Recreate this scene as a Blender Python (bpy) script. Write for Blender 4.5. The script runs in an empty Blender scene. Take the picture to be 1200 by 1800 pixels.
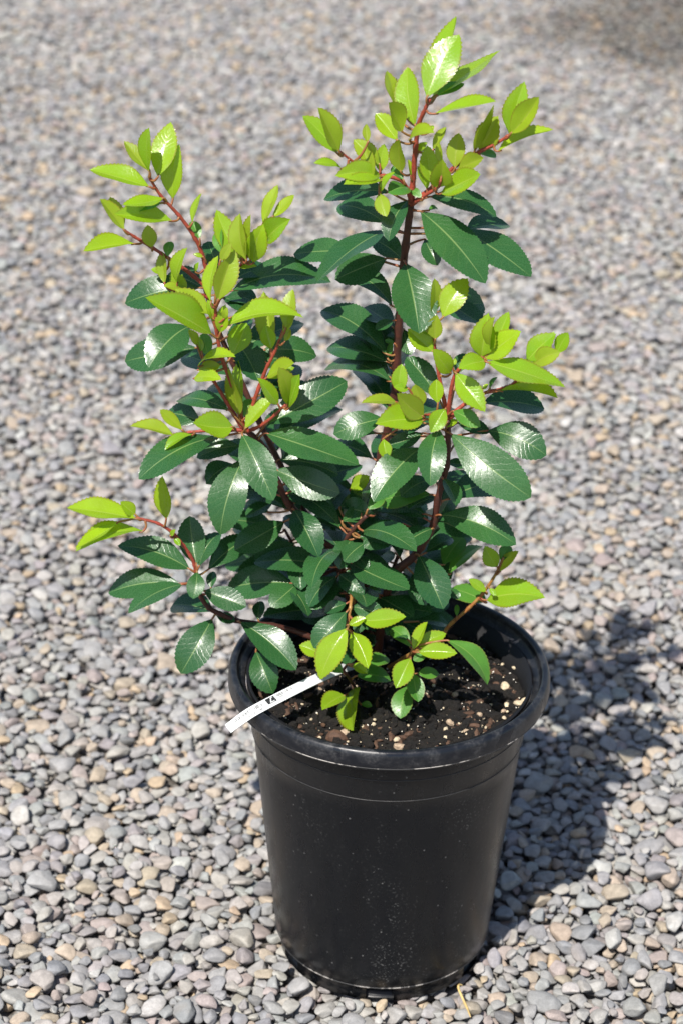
import bpy, bmesh, math, random
import numpy as np
from mathutils import Vector, Matrix, Euler

random.seed(11); rng = np.random.default_rng(7)
scene = bpy.context.scene
C = scene.collection
R = math.radians

# ------------------------------------------------------------------ camera
F_PX = 4000.0                                  # focal length in photo pixels (1200 x 1800)
CAM = Vector((0.0, -1.81619, 1.43161))
PITCH, YAW, ROLL = 0.48421, -0.02597, 0.01750
cf = Vector((math.sin(YAW)*math.cos(PITCH), math.cos(YAW)*math.cos(PITCH), -math.sin(PITCH)))
cr = cf.cross(Vector((0, 0, 1))).normalized(); cu = cr.cross(cf)
cr, cu = cr*math.cos(ROLL) + cu*math.sin(ROLL), cu*math.cos(ROLL) - cr*math.sin(ROLL)
cd = bpy.data.cameras.new('camera'); cam = bpy.data.objects.new('camera', cd); C.objects.link(cam)
cam.matrix_world = Matrix(((cr.x, cu.x, -cf.x, CAM.x), (cr.y, cu.y, -cf.y, CAM.y), (cr.z, cu.z, -cf.z, CAM.z), (0, 0, 0, 1)))
cd.sensor_fit = 'VERTICAL'; cd.sensor_height = 36.0; cd.sensor_width = 24.0
cd.lens = F_PX/1800*36; cd.clip_end = 500; cd.clip_start = 0.05
cd.dof.use_dof = True; cd.dof.focus_distance = 1.97; cd.dof.aperture_fstop = 7.2
scene.camera = cam

# ------------------------------------------------------------------ sky, sun, exposure
SUN_EL, SUN_AZ = R(54.0), R(23.3)              # azimuth of the shadows, from +y towards +x
w = bpy.data.worlds.new('World'); scene.world = w; w.use_nodes = True
nt = w.node_tree; bg = nt.nodes['Background']
sky = nt.nodes.new('ShaderNodeTexSky'); sky.sky_type = 'NISHITA'; sky.sun_disc = False
sky.sun_elevation = SUN_EL; sky.sun_rotation = math.pi + SUN_AZ
nt.links.new(sky.outputs[0], bg.inputs[0]); bg.inputs[1].default_value = 0.088
sl = bpy.data.lights.new('sun', 'SUN'); sl.energy = 4.8; sl.angle = R(0.53); sl.color = (1.0, 0.95, 0.88)
so = bpy.data.objects.new('sun', sl); C.objects.link(so); so.location = (-3, -6, 9)
sdir = Vector((math.sin(SUN_AZ)*math.cos(SUN_EL), math.cos(SUN_AZ)*math.cos(SUN_EL), -math.sin(SUN_EL)))
so.rotation_euler = sdir.to_track_quat('-Z', 'Y').to_euler()
vs = scene.view_settings; vs.view_transform = 'Standard'; vs.look = 'None'; vs.gamma = 1; vs.exposure = 0.54
scene.render.resolution_x, scene.render.resolution_y = 682, 1024

# ------------------------------------------------------------------ helpers
def ray(px, py): return (cf*F_PX + cr*(px-600) + cu*(900-py)).normalized()
def PY(px, py, y):                             # point of a pixel's ray on the upright plane at depth y
    d = ray(px, py); return CAM + d*((y-CAM.y)/d.y)
def PZ(px, py, z):                             # ... on the level plane at height z
    d = ray(px, py); return CAM + d*((z-CAM.z)/d.z)
def tag(o, label=None, cat=None, group=None, kind=None):
    for k, v in (('label', label), ('category', cat), ('group', group), ('kind', kind)):
        if v: o[k] = v
    return o
def mesh_obj(name, verts, faces, mats=(), parent=None, smooth=True, uvs=None, midx=None):
    me = bpy.data.meshes.new(name); me.from_pydata([tuple(v) for v in verts], [], faces)
    for m in mats: me.materials.append(m)
    if smooth: me.polygons.foreach_set('use_smooth', [True]*len(me.polygons))
    if midx is not None: me.polygons.foreach_set('material_index', midx)
    if uvs is not None:
        ul = me.uv_layers.new(name='UVMap')
        idx = np.empty(len(me.loops), dtype=np.int32); me.loops.foreach_get('vertex_index', idx)
        ul.data.foreach_set('uv', np.asarray(uvs, dtype=np.float32)[idx].ravel())
    me.update()
    o = bpy.data.objects.new(name, me); C.objects.link(o)
    if parent: o.parent = parent
    return o
def N(nt, t, **kw):
    n = nt.nodes.new('ShaderNode'+t)
    for k, v in kw.items():
        if k.startswith('i_'):
            key = k[2:]; key = int(key) if key.isdigit() else key.replace('_', ' ')
            n.inputs[key].default_value = v
        else: setattr(n, k, v)
    return n
def newmat(name):
    m = bpy.data.materials.new(name); m.use_nodes = True
    return m, m.node_tree, m.node_tree.nodes['Principled BSDF'], m.node_tree.nodes['Material Output']
def math_n(nt, op, a, b=None, c=None):
    n = nt.nodes.new('ShaderNodeMath'); n.operation = op
    for i, v in enumerate((a, b, c)):
        if v is None: continue
        if isinstance(v, (int, float)): n.inputs[i].default_value = v
        else: nt.links.new(v, n.inputs[i])
    return n.outputs[0]
def mixc(nt, fac, a, b, blend='MIX'):
    n = nt.nodes.new('ShaderNodeMix'); n.data_type = 'RGBA'; n.blend_type = blend
    for s, v in ((n.inputs[0], fac), (n.inputs[6], a), (n.inputs[7], b)):
        if isinstance(v, (int, float)): s.default_value = v
        elif isinstance(v, tuple): s.default_value = (*v, 1) if len(v) == 3 else v
        else: nt.links.new(v, s)
    return n.outputs[2]
def ramp(nt, fac, lo, hi, a=0.0, b=1.0):
    n = nt.nodes.new('ShaderNodeMapRange'); n.interpolation_type = 'SMOOTHSTEP'
    nt.links.new(fac, n.inputs[0])
    for i, v in ((1, lo), (2, hi), (3, a), (4, b)): n.inputs[i].default_value = v
    return n.outputs[0]
def noise(nt, vec, scale, detail=3, rough=.5):
    n = N(nt, 'TexNoise'); n.inputs['Scale'].default_value = scale; n.inputs['Detail'].default_value = detail
    n.inputs['Roughness'].default_value = rough
    if vec is not None: nt.links.new(vec, n.inputs['Vector'])
    return n.outputs['Fac']
def bump(nt, h, strength, dist, normal=None):
    n = N(nt, 'Bump'); n.inputs['Strength'].default_value = strength; n.inputs['Distance'].default_value = dist
    nt.links.new(h, n.inputs['Height'])
    if normal: nt.links.new(normal, n.inputs['Normal'])
    return n.outputs[0]

# ------------------------------------------------------------------ gravel
def stone_material(name, instanced):
    m, nt, b, out = newmat(name)
    if instanced:
        at = N(nt, 'Attribute'); at.attribute_type = 'INSTANCER'; at.attribute_name = 'tint'; col = at.outputs['Color']
    else:
        oi = N(nt, 'ObjectInfo'); col = oi.outputs['Color']
    g = N(nt, 'NewGeometry'); pos = g.outputs['Position']
    f1 = noise(nt, pos, 150, 5, .6); f2 = noise(nt, pos, 900, 3, .65)
    k = math_n(nt, 'MULTIPLY', ramp(nt, f1, .25, .75, .80, 1.16), ramp(nt, f2, .2, .8, .82, 1.16))
    cc = nt.nodes.new('ShaderNodeVectorMath'); cc.operation = 'SCALE'
    nt.links.new(col, cc.inputs[0]); nt.links.new(k, cc.inputs[3])
    warm = noise(nt, pos, 45, 2)
    c2 = mixc(nt, ramp(nt, warm, .5, .8, 0, .22), cc.outputs[0], (.30, .245, .19))
    nt.links.new(c2, b.inputs['Base Color']); b.inputs['Roughness'].default_value = .72
    b.inputs['Specular IOR Level'].default_value = .3
    h = math_n(nt, 'ADD', math_n(nt, 'MULTIPLY', f1, .7), math_n(nt, 'MULTIPLY', f2, .3))
    nt.links.new(bump(nt, h, .55, .0022), b.inputs['Normal'])
    return m
mat_stone_i = stone_material('gravel_stone', True); mat_stone_o = stone_material('pebble_stone', False)

def stone_shapes(mat, n=14):
    obs = []
    for k in range(n):
        bm = bmesh.new(); bmesh.ops.create_icosphere(bm, subdivisions=3, radius=1.0)
        r = random.Random(100+k)
        planes = []
        for _ in range(r.randint(8, 13)):
            d = Vector((r.gauss(0, 1), r.gauss(0, 1), r.gauss(0, 1))).normalized()
            planes.append((d, r.uniform(.58, .86)))
        ph = [r.uniform(0, 6.28) for _ in range(6)]
        for v in bm.verts:
            p = v.co.copy()*1.12
            for d, h in planes:
                e = p.dot(d)-h
                if e > -.08:                        # soft cut: flat faces with worn edges
                    p -= d*max(0.0, (e+.08)**2/.32 if e < .08 else e)
            p *= 1+.045*math.sin(2.3*p.x+ph[0])*math.sin(2.1*p.y+ph[1])+.03*math.sin(5*p.z+ph[2]+2*p.x)
            v.co = p
        bmesh.ops.smooth_vert(bm, verts=bm.verts, factor=.22, use_axis_x=True, use_axis_y=True, use_axis_z=True)
        me = bpy.data.meshes.new('stone'); bm.to_mesh(me); bm.free()
        me.polygons.foreach_set('use_smooth', [True]*len(me.polygons)); me.materials.append(mat)
        obs.append(me)
    return obs
TILE, RES = 1.3, 0.003
NG = int(round(TILE/RES)); TILE = NG*RES
def deposit(n):
    """drop stones one by one on a wrapping height field; each settles in the lowest of a few spots"""
    H = np.zeros((NG, NG)) - .012; ID = -np.ones((NG, NG), dtype=np.int32); out = []
    for i in range(n):
        a = float(np.clip(rng.lognormal(math.log(.0082 if i < n*.55 else .0092), .24), .0046, .0165)); 
        if i > n*.90: a *= .70
        bb = a*rng.uniform(.64, .95); c = a*rng.uniform(.36, .58); yaw = rng.uniform(0, math.pi*2)
        m = int(math.ceil(a/RES)); g = np.arange(-m, m+1)*RES
        X, Y = np.meshgrid(g, g, indexing='ij')
        u = (X*math.cos(yaw)+Y*math.sin(yaw))/a; v = (-X*math.sin(yaw)+Y*math.cos(yaw))/bb
        q = u*u+v*v; ins = q < .92
        s = np.sqrt(np.clip(1-q, 0, 1))*c
        best = None
        ci, cj = rng.integers(0, NG, 2)
        for t in range(9):
            ii = (ci+(0 if t == 0 else rng.integers(-9, 10))) % NG; jj = (cj+(0 if t == 0 else rng.integers(-9, 10))) % NG
            I = (ii+np.arange(-m, m+1)) % NG; J = (jj+np.arange(-m, m+1)) % NG
            P = H[np.ix_(I, J)]
            d = (P+s)[ins]; z = np.partition(d, int(len(d)*.80))[int(len(d)*.80)]
            if best is None or z < best[0]: best = (z, ii, jj, I, J, P)
        z, ii, jj, I, J, P = best
        wgt = ins/ins.sum(); pm = (P*wgt).sum()
        gx = ((P-pm)*X*ins).sum()/((X*X)*ins).sum(); gy = ((P-pm)*Y*ins).sum()/((Y*Y)*ins).sum()
        gl = math.hypot(gx, gy); lim = .36
        if gl > lim: gx *= lim/gl; gy *= lim/gl
        top = z+s+gx*X+gy*Y
        ch = ins & (top > P)
        blk = np.where(ch, top, P); H[np.ix_(I, J)] = blk
        idb = ID[np.ix_(I, J)]; idb[ch] = i; ID[np.ix_(I, J)] = idb
        nrm = Vector((-gx, -gy, 1)).normalized()
        q0 = Vector((0, 0, 1)).rotation_difference(nrm) @ Euler((0, 0, yaw)).to_quaternion()
        out.append((ii*RES, jj*RES, z, a, bb, c, q0.to_euler()))
    vis = np.bincount(ID[ID >= 0].ravel(), minlength=n)
    return out, vis, float(np.percentile(H, 55))
DEP, VIS, ztop = deposit(16500)

PAL = [((.272, .270, .270), 26), ((.305, .298, .288), 25), ((.225, .228, .236), 11), ((.335, .316, .292), 19), ((.360, .303, .240), 10), ((.405, .318, .225), 4.2),
       ((.322, .276, .256), 9), ((.265, .245, .243), 6), ((.185, .184, .185), 3), ((.385, .375, .355), 6), ((.292, .300, .290), 3)]
pw = np.array([p[1] for p in PAL]); pw = pw/pw.sum(); pc = np.array([p[0] for p in PAL])*np.array((.985, .985, .985))
POT_R = .103
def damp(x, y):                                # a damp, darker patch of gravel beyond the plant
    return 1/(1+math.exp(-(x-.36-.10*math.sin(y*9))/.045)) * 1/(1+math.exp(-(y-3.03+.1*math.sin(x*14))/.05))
recs = []
dep = np.array([(d[0], d[1], d[2]-ztop, d[3], d[4], d[5]) for d in DEP]); 
for tx in range(-3, 2):
    for ty in range(-2, 4):
        ox, oy = tx*TILE+.17, ty*TILE+.31
        cols = pc[rng.choice(len(PAL), len(DEP), p=pw)]*rng.uniform(.92, 1.11, (len(DEP), 1))*rng.normal(1, .014, (len(DEP), 3))
        shp = rng.integers(0, 14, len(DEP))
        for i in range(len(DEP)):
            x, y, z = dep[i, 0]+ox, dep[i, 1]+oy, dep[i, 2]
            if not (-2.7 < x < 2.4 and -2.2 < y < 4.7): continue
            if y < -.9 and abs(x) > 1.3: continue
            a, b_, c = dep[i, 3:6]
            rr = math.hypot(x, y)
            if rr < POT_R+a*1.05:
                if rr < POT_R-.012:
                    if z+c > -.002: z = -.002-c
                elif z+c*.9 > .001:
                    if rr < POT_R+a*.55: continue
                    s_ = (POT_R+a*.98)/rr; x *= s_; y *= s_
            t = cols[i]
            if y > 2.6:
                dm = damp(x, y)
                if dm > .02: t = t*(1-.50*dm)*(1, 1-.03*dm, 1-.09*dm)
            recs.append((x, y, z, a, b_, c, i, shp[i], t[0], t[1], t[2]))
recs = np.array(recs)
# the 300 that show largest in the picture become pebbles of their own
Pw = recs[:, :3]-np.array(CAM); zc = Pw@np.array(cf)
PXs = 600+F_PX*(Pw@np.array(cr))/zc; PYs = 900-F_PX*(Pw@np.array(cu))/zc
area = VIS[recs[:, 6].astype(int)]*np.abs(Pw[:, 2])/zc**3
area = np.where((PXs > 12) & (PXs < 1188) & (PYs < 1788) & (PYs > 900), area, 0)
under = (PXs > 440) & (PXs < 900) & (PYs > 1100) & (PYs < 1745)      # hidden behind the pot
area = np.where(under, 0, area)
order = np.argsort(-area); top300 = order[:300]; rest = order[300:]

m_g, nt, b, out = newmat('bare_ground')
g = N(nt, 'NewGeometry'); v = N(nt, 'TexVoronoi'); v.inputs['Scale'].default_value = 62
nt.links.new(g.outputs['Position'], v.inputs['Vector'])
cr_ = N(nt, 'ValToRGB'); sp = N(nt, 'SeparateColor'); nt.links.new(v.outputs['Color'], sp.inputs[0])
nt.links.new(sp.outputs[0], cr_.inputs[0])
e = cr_.color_ramp.elements; e[0].color = (.19, .19, .195, 1); e[1].color = (.34, .315, .285, 1)
nt.links.new(mixc(nt, ramp(nt, v.outputs['Distance'], .35, .75), cr_.outputs[0], (.07, .06, .05)), b.inputs['Base Color'])
b.inputs['Roughness'].default_value = .9
nt.links.new(bump(nt, math_n(nt, 'MULTIPLY', v.outputs['Distance'], -1.0), 1, .01), b.inputs['Normal'])
gz = -.020
vv = []; ff = []
for i in range(31):
    for j in range(31):
        vv.append((-60+i*4, -40+j*4, gz))
for i in range(30):
    for j in range(30): ff.append((i*31+j, (i+1)*31+j, (i+1)*31+j+1, i*31+j+1))
ground = mesh_obj('ground', vv, ff, [m_g]); tag(ground, 'grey gravel ground under and around the black pot', None, None, 'structure')

sm_i = stone_shapes(mat_stone_i); sm_o = []
for me in sm_i:
    c_ = me.copy(); c_.materials.clear(); c_.materials.append(mat_stone_o); sm_o.append(c_)
for r_ in top300:
    x, y, z, a, b_, c, i, s_, t0, t1, t2 = recs[r_]
    o = bpy.data.objects.new('pebble', sm_o[int(s_)]); C.objects.link(o); o.parent = ground
    o.location = (x, y, z); o.rotation_euler = DEP[int(i)][6]; o.scale = (a, b_, c); o.color = (t0, t1, t2, 1)
proto = bpy.data.collections.new('stone_shapes')
for k, me in enumerate(sm_i):
    proto.objects.link(bpy.data.objects.new('stone_%02d' % k, me))
rr_ = recs[rest]
me = bpy.data.meshes.new('gravel'); me.vertices.add(len(rr_)); me.vertices.foreach_set('co', rr_[:, :3].astype(np.float32).ravel())
def attr(name, typ, data, key):
    at = me.attributes.new(name, typ, 'POINT'); at.data.foreach_set(key, data)
eul = np.array([DEP[int(i)][6][:] for i in rr_[:, 6]], dtype=np.float32)
attr('turn', 'FLOAT_VECTOR', eul.ravel(), 'vector'); attr('size', 'FLOAT_VECTOR', rr_[:, 3:6].astype(np.float32).ravel(), 'vector')
attr('shape', 'INT', rr_[:, 7].astype(np.int32), 'value'); attr('tint', 'FLOAT_VECTOR', rr_[:, 8:11].astype(np.float32).ravel(), 'vector')
gravel = bpy.data.objects.new('gravel', me); C.objects.link(gravel); gravel.parent = ground
tag(gravel, kind='stuff')
def scatter(obj, coll):
    ng = bpy.data.node_groups.new('scatter', 'GeometryNodeTree')
    ng.interface.new_socket('Geometry', in_out='INPUT', socket_type='NodeSocketGeometry')
    ng.interface.new_socket('Geometry', in_out='OUTPUT', socket_type='NodeSocketGeometry')
    gi = ng.nodes.new('NodeGroupInput'); go = ng.nodes.new('NodeGroupOutput')
    m2p = ng.nodes.new('GeometryNodeMeshToPoints'); ci = ng.nodes.new('GeometryNodeCollectionInfo')
    ci.inputs['Collection'].default_value = coll; ci.inputs['Separate Children'].default_value = True; ci.inputs['Reset Children'].default_value = True
    ip = ng.nodes.new('GeometryNodeInstanceOnPoints'); ip.inputs['Pick Instance'].default_value = True
    def na(name, typ):
        n = ng.nodes.new('GeometryNodeInputNamedAttribute'); n.data_type = typ; n.inputs['Name'].default_value = name
        return [s for s in n.outputs if s.enabled][0]
    L = ng.links.new
    L(gi.outputs[0], m2p.inputs['Mesh']); L(m2p.outputs[0], ip.inputs['Points']); L(ci.outputs[0], ip.inputs['Instance'])
    L(na('shape', 'INT'), ip.inputs['Instance Index']); L(na('size', 'FLOAT_VECTOR'), ip.inputs['Scale'])
    e2r = ng.nodes.new('FunctionNodeEulerToRotation'); L(na('turn', 'FLOAT_VECTOR'), e2r.inputs[0]); L(e2r.outputs[0], ip.inputs['Rotation'])
    L(ip.outputs[0], go.inputs[0])
    md = obj.modifiers.new('scatter', 'NODES'); md.node_group = ng
scatter(gravel, proto)

# ------------------------------------------------------------------ pot
POT_H = .3180
m_pot, nt, b, out = newmat('black_plastic')
tc = N(nt, 'TexCoord'); ob = tc.outputs['Object']
mp = N(nt, 'Mapping'); nt.links.new(ob, mp.inputs[0]); mp.inputs['Scale'].default_value = (1, 1, .35)
d1 = noise(nt, mp.outputs[0], 30, 5, .65); d2 = noise(nt, ob, 420, 3, .6); d3 = noise(nt, ob, 12, 3)
vo = N(nt, 'TexVoronoi'); vo.inputs['Scale'].default_value = 130; nt.links.new(ob, vo.inputs['Vector'])
spk = math_n(nt, 'MULTIPLY', ramp(nt, vo.outputs['Distance'], .05, .16, 1, 0), ramp(nt, noise(nt, ob, 60, 2), .50, .64))
dust = math_n(nt, 'MULTIPLY', ramp(nt, d1, .44, .72), ramp(nt, d2, .56, .72))
dust = math_n(nt, 'MULTIPLY', dust, ramp(nt, d3, .22, .55))
fac = math_n(nt, 'MINIMUM', math_n(nt, 'ADD', math_n(nt, 'MULTIPLY', dust, .55), math_n(nt, 'ADD', math_n(nt, 'MULTIPLY', spk, .5), .004)), 1)
nt.links.new(mixc(nt, fac, (.0036, .0043, .0058), (.24, .24, .235)), b.inputs['Base Color'])
nt.links.new(ramp(nt, d1, .3, .7, .24, .38), b.inputs['Roughness']); b.inputs['Specular IOR Level'].default_value = .36
nt.links.new(bump(nt, noise(nt, ob, 260, 2), .06, .001), b.inputs['Normal'])
m_scuff, nt, b, out = newmat('scuffed_plastic')
tc = N(nt, 'TexCoord'); f_ = noise(nt, tc.outputs['Object'], 38, 4, .7)
nt.links.new(mixc(nt, ramp(nt, f_, .50, .60, .03, .85), (.012, .013, .015), (.42, .39, .36)), b.inputs['Base Color']); b.inputs['Roughness'].default_value = .6
m_rim, nt, b, out = newmat('rim_plastic')
tc = N(nt, 'TexCoord'); ob = tc.outputs['Object']
f1 = noise(nt, ob, 55, 6, .7); f2 = noise(nt, ob, 420, 3, .6); f3 = noise(nt, ob, 26, 3)
fd = math_n(nt, 'MULTIPLY', ramp(nt, f1, .38, .68), ramp(nt, f2, .38, .7, .25, 1))
wet = ramp(nt, f3, .60, .63, 1, .12)
fd = math_n(nt, 'MULTIPLY', math_n(nt, 'MULTIPLY', fd, .13), wet)
nt.links.new(mixc(nt, fd, (.0062, .0074, .0110), (.36, .35, .345)), b.inputs['Base Color'])
nt.links.new(math_n(nt, 'MULTIPLY', ramp(nt, f1, .3, .7, .30, .42), ramp(nt, f3, .60, .63, 1, .55)), b.inputs['Roughness'])
nt.links.new(bump(nt, f2, .08, .001), b.inputs['Normal'])

m_in, nt, b, out = newmat('inner_plastic'); b.inputs['Base Color'].default_value = (.005, .005, .006, 1); b.inputs['Roughness'].default_value = .55
m_line = m_scuff.copy(); m_line.name = 'faint_mould_line'
for n_ in m_line.node_tree.nodes:
    if n_.bl_idname == 'ShaderNodeMapRange': n_.inputs[4].default_value = .09
pot = bpy.data.objects.new('plant_pot', None); C.objects.link(pot)
tag(pot, 'black plastic nursery pot with rolled rim standing on grey gravel', 'pot')
def lathe(name, prof, mat, seg=144, parent=None, skip=None, closed=False):
    vs_ = []; fs = []
    for (r, z) in prof:
        for k in range(seg):
            a = 2*math.pi*k/seg; vs_.append((r*math.cos(a), r*math.sin(a), z))
    n = len(prof)
    for i in range(n if closed else n-1):
        i2 = (i+1) % n
        for k in range(seg):
            if skip and skip(i, k): continue
            k2 = (k+1) % seg
            fs.append((i*seg+k, i*seg+k2, i2*seg+k2, i2*seg+k))
    return mesh_obj(name, vs_, fs, [mat], parent)
notch_c = [math.radians(270+60*q) for q in range(6)]
def is_notch(k, seg=144):
    a = 2*math.pi*(k+.5)/seg
    return any(abs((a-c+math.pi) % (2*math.pi)-math.pi) < .135 for c in notch_c)
zt = POT_H-.021
def wall_r(z): return .1035+(.1318-.1035)*z/zt
body = [(.0, .010), (.094, .010), (.0955, .0015), (.0985, .0), (.1010, .0012), (.1015, .0095), (.1020, .0165), (.1028, .0172), (wall_r(.019), .0195)]
for q in range(1, 14):
    z = .0195+(zt-.062-.0195)*q/13; body.append((wall_r(z), z))
z1, z2 = zt-.046, zt-.022
body += [(wall_r(z1), z1-.001), (wall_r(z1)+.0012, z1+.0006), (wall_r(z2)+.0008, z2-.001), (wall_r(z2)+.0018, z2+.0006), (.1332, zt+.002), (.1334, zt+.010)]
lathe('inner_wall', [(.1334, zt+.0102), (.1312, zt+.012), (wall_r(zt-.03)-.0016, zt-.03), (wall_r(.23)-.0018, .23), (wall_r(.0175)-.003, .0175), (.0, .0175)], m_in, parent=pot)
lathe('pot_body', body, m_pot, parent=pot, skip=lambda i, k: i in (4, 5) and is_notch(k))
# walls of the drainage notches
for c in notch_c:
    a0 = [k for k in range(144) if is_notch(k) and abs((2*math.pi*(k+.5)/144-c+math.pi) % (2*math.pi)-math.pi) < .135]
    h = .135; vs_ = []
    angs = [c-h+2*h*q/6 for q in range(7)]
    for a in angs:
        for r, z in ((.1013, .0012), (.076, .0012), (.076, .0158), (.1016, .0162)): vs_.append((r*math.cos(a), r*math.sin(a), z))
    fs = [(0, 1, 2, 3), (24, 27, 26, 25)]
    for q in range(6): fs += [(q*4+1, q*4+5, q*4+6, q*4+2), (q*4+2, q*4+6, q*4+7, q*4+3)]
    mesh_obj('drainage_notch', vs_, fs, [m_in], pot, smooth=False)
rim = []
def arc(cx, cz, rx, rz, a0, a1, n):
    return [(cx+rx*math.cos(R(a0+(a1-a0)*i/n)), cz+rz*math.sin(R(a0+(a1-a0)*i/n))) for i in range(n+1)]
rim += [(.1338, zt+.004), (.1465, zt+.0005), (.1488, zt+.0012)]
rim += [(.1500, zt+.004), (.1500, zt+.0095)]
rim += arc(.1458, POT_H-.0095, .0042, .0085, 0, 90, 6)[1:]
rim += arc(.1446, POT_H-.0048, .0034, .0040, 80, 180, 6)
rim += [(.1392, POT_H-.012), (.1350, zt+.009)]
lathe('rim', rim, m_rim, parent=pot, closed=True)
def ring(name, r, z, t, mat): return lathe(name, [(r+t, z-t), (r+t*1.3, z), (r+t, z+t), (r-t, z+t), (r-t, z-t)], mat, parent=pot, closed=True)
ring('mould_line', .1049, .0193, .0006, m_scuff); ring('mould_line', .1496, zt+.0035, .0005, m_scuff)
ring('mould_line', wall_r(z1)+.0008, z1+.0006, .0005, m_line); ring('mould_line', wall_r(z2)+.0014, z2+.0006, .0005, m_line)

# ------------------------------------------------------------------ soil
SOIL_Z = .277
def soil_h(x, y):
    r_ = math.hypot(x, y)
    return SOIL_Z + .004*math.sin(31*x+1)*math.sin(27*y+2) + .003*math.sin(70*x-40*y) + .006*(r_/.13)**2
m_soil, nt, b, out = newmat('potting_mix')
g = N(nt, 'NewGeometry'); ps = g.outputs['Position']
n1 = noise(nt, ps, 110, 6, .7); n2 = noise(nt, ps, 420, 4, .7)
nt.links.new(mixc(nt, ramp(nt, n1, .35, .75), (.0045, .0034, .0027), (.021, .0145, .0100)), b.inputs['Base Color'])
b.inputs['Roughness'].default_value = .8
nt.links.new(bump(nt, math_n(nt, 'ADD', n1, n2), 1, .006), b.inputs['Normal'])
def plain(name, col, rough=.8, var=.35, sc=300):
    m, nt, b, out = newmat(name); g = N(nt, 'NewGeometry')
    k = noise(nt, g.outputs['Position'], sc, 4, .65)
    nt.links.new(mixc(nt, ramp(nt, k, .25, .75), tuple(c*(1-var) for c in col), tuple(min(1, c*(1+var)) for c in col)), b.inputs['Base Color'])
    b.inputs['Roughness'].default_value = rough
    return m
m_perl = plain('perlite', (.52, .43, .30)); m_white = plain('white_perlite', (.66, .62, .56)); m_bark = plain('bark_chip', (.075, .039, .023))
m_pump = plain('pumice', (.36, .27, .19)); m_teal = plain('fertiliser_prill', (.01, .16, .11), .35, .1)
vv = [(0, 0, soil_h(0, 0))]; ff = []; SG, SR = 96, 40
for i in range(1, SR+1):
    r_ = .1282*i/SR
    for k in range(SG):
        a = 2*math.pi*k/SG; x, y = r_*math.cos(a), r_*math.sin(a)
        vv.append((x, y, soil_h(x, y)+(random.uniform(-.0016, .0016) if i < SR else -.004)))
for k in range(SG): ff.append((0, 1+k, 1+(k+1) % SG))
for i in range(SR-1):
    for k in range(SG):
        k2 = (k+1) % SG; ff.append((1+i*SG+k, 1+(i+1)*SG+k, 1+(i+1)*SG+k2, 1+i*SG+k2))
soil = mesh_obj('potting_soil', vv, ff, [m_soil]); tag(soil, 'dark moist potting soil with pale perlite bits filling the pot', 'soil')
def lumps(name, n, smin, smax, mat, stretch, seed, rmax=.124):
    r = random.Random(seed); vs_ = []; fs = []
    bm = bmesh.new(); bmesh.ops.create_icosphere(bm, subdivisions=1, radius=1); base = [v.co.copy() for v in bm.verts]; bf = [[v.index for v in f.verts] for f in bm.faces]; bm.free()
    for _ in range(n):
        rad = rmax*math.sqrt(r.random()); a = r.uniform(0, 6.283); x, y = rad*math.cos(a), rad*math.sin(a)
        s = smin*(smax/smin)**(r.random()**1.8); sc = Vector((s*r.uniform(.9, stretch), s*r.uniform(.6, 1), s*r.uniform(.45, .9)))
        M = Euler((r.gauss(0, .35), r.gauss(0, .35), r.uniform(0, 6.28))).to_matrix(); o_ = len(vs_)
        c = Vector((x, y, soil_h(x, y)+s*.3+(.0025 if smax < .003 else 0)))
        for p in base: vs_.append(c+M@Vector((p.x*sc.x*r.uniform(.75, 1.15), p.y*sc.y*r.uniform(.75, 1.15), p.z*sc.z)))
        fs += [[o_+i for i in f] for f in bf]
    return tag(mesh_obj(name, vs_, fs, [mat], soil, smooth=False), kind='stuff')
lumps('soil_crumbs', 2000, .0018, .0075, m_soil, 1.3, 1); lumps('bark_chips', 520, .0012, .0056, m_bark, 2.8, 2)
lumps('perlite_grains', 520, .0005, .0024, m_perl, 1.3, 3); lumps('pale_grains', 220, .0004, .0013, m_white, 1.3, 5); lumps('fertiliser_prills', 12, .0011, .0013, m_teal, 1.0, 4)
def granule(px, py, s, mat, seed):
    r = random.Random(seed); bm = bmesh.new(); bmesh.ops.create_icosphere(bm, subdivisions=2, radius=1)
    ph = [r.uniform(0, 6.28) for _ in range(4)]
    for v in bm.verts: v.co *= 1+.18*math.sin(2.5*v.co.x+ph[0])*math.cos(2.2*v.co.y+ph[1])+.08*math.sin(5*v.co.z+ph[2])
    for v in bm.verts: v.co = Vector((v.co.x*s*r.uniform(1.15, 1.2), v.co.y*s*.85, v.co.z*s*.7))
    me = bpy.data.meshes.new('perlite_granule'); bm.to_mesh(me); bm.free(); me.materials.append(mat)
    o = bpy.data.objects.new('perlite_granule', me); C.objects.link(o); o.parent = soil
    p = PZ(px, py, SOIL_Z+.006)
    for _ in range(3): p = PZ(px, py, soil_h(p.x, p.y)+s*.3+.002)
    o.location = p; o.rotation_euler = (r.uniform(-.3, .3), r.uniform(-.3, .3), r.uniform(0, 6.28))
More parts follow.
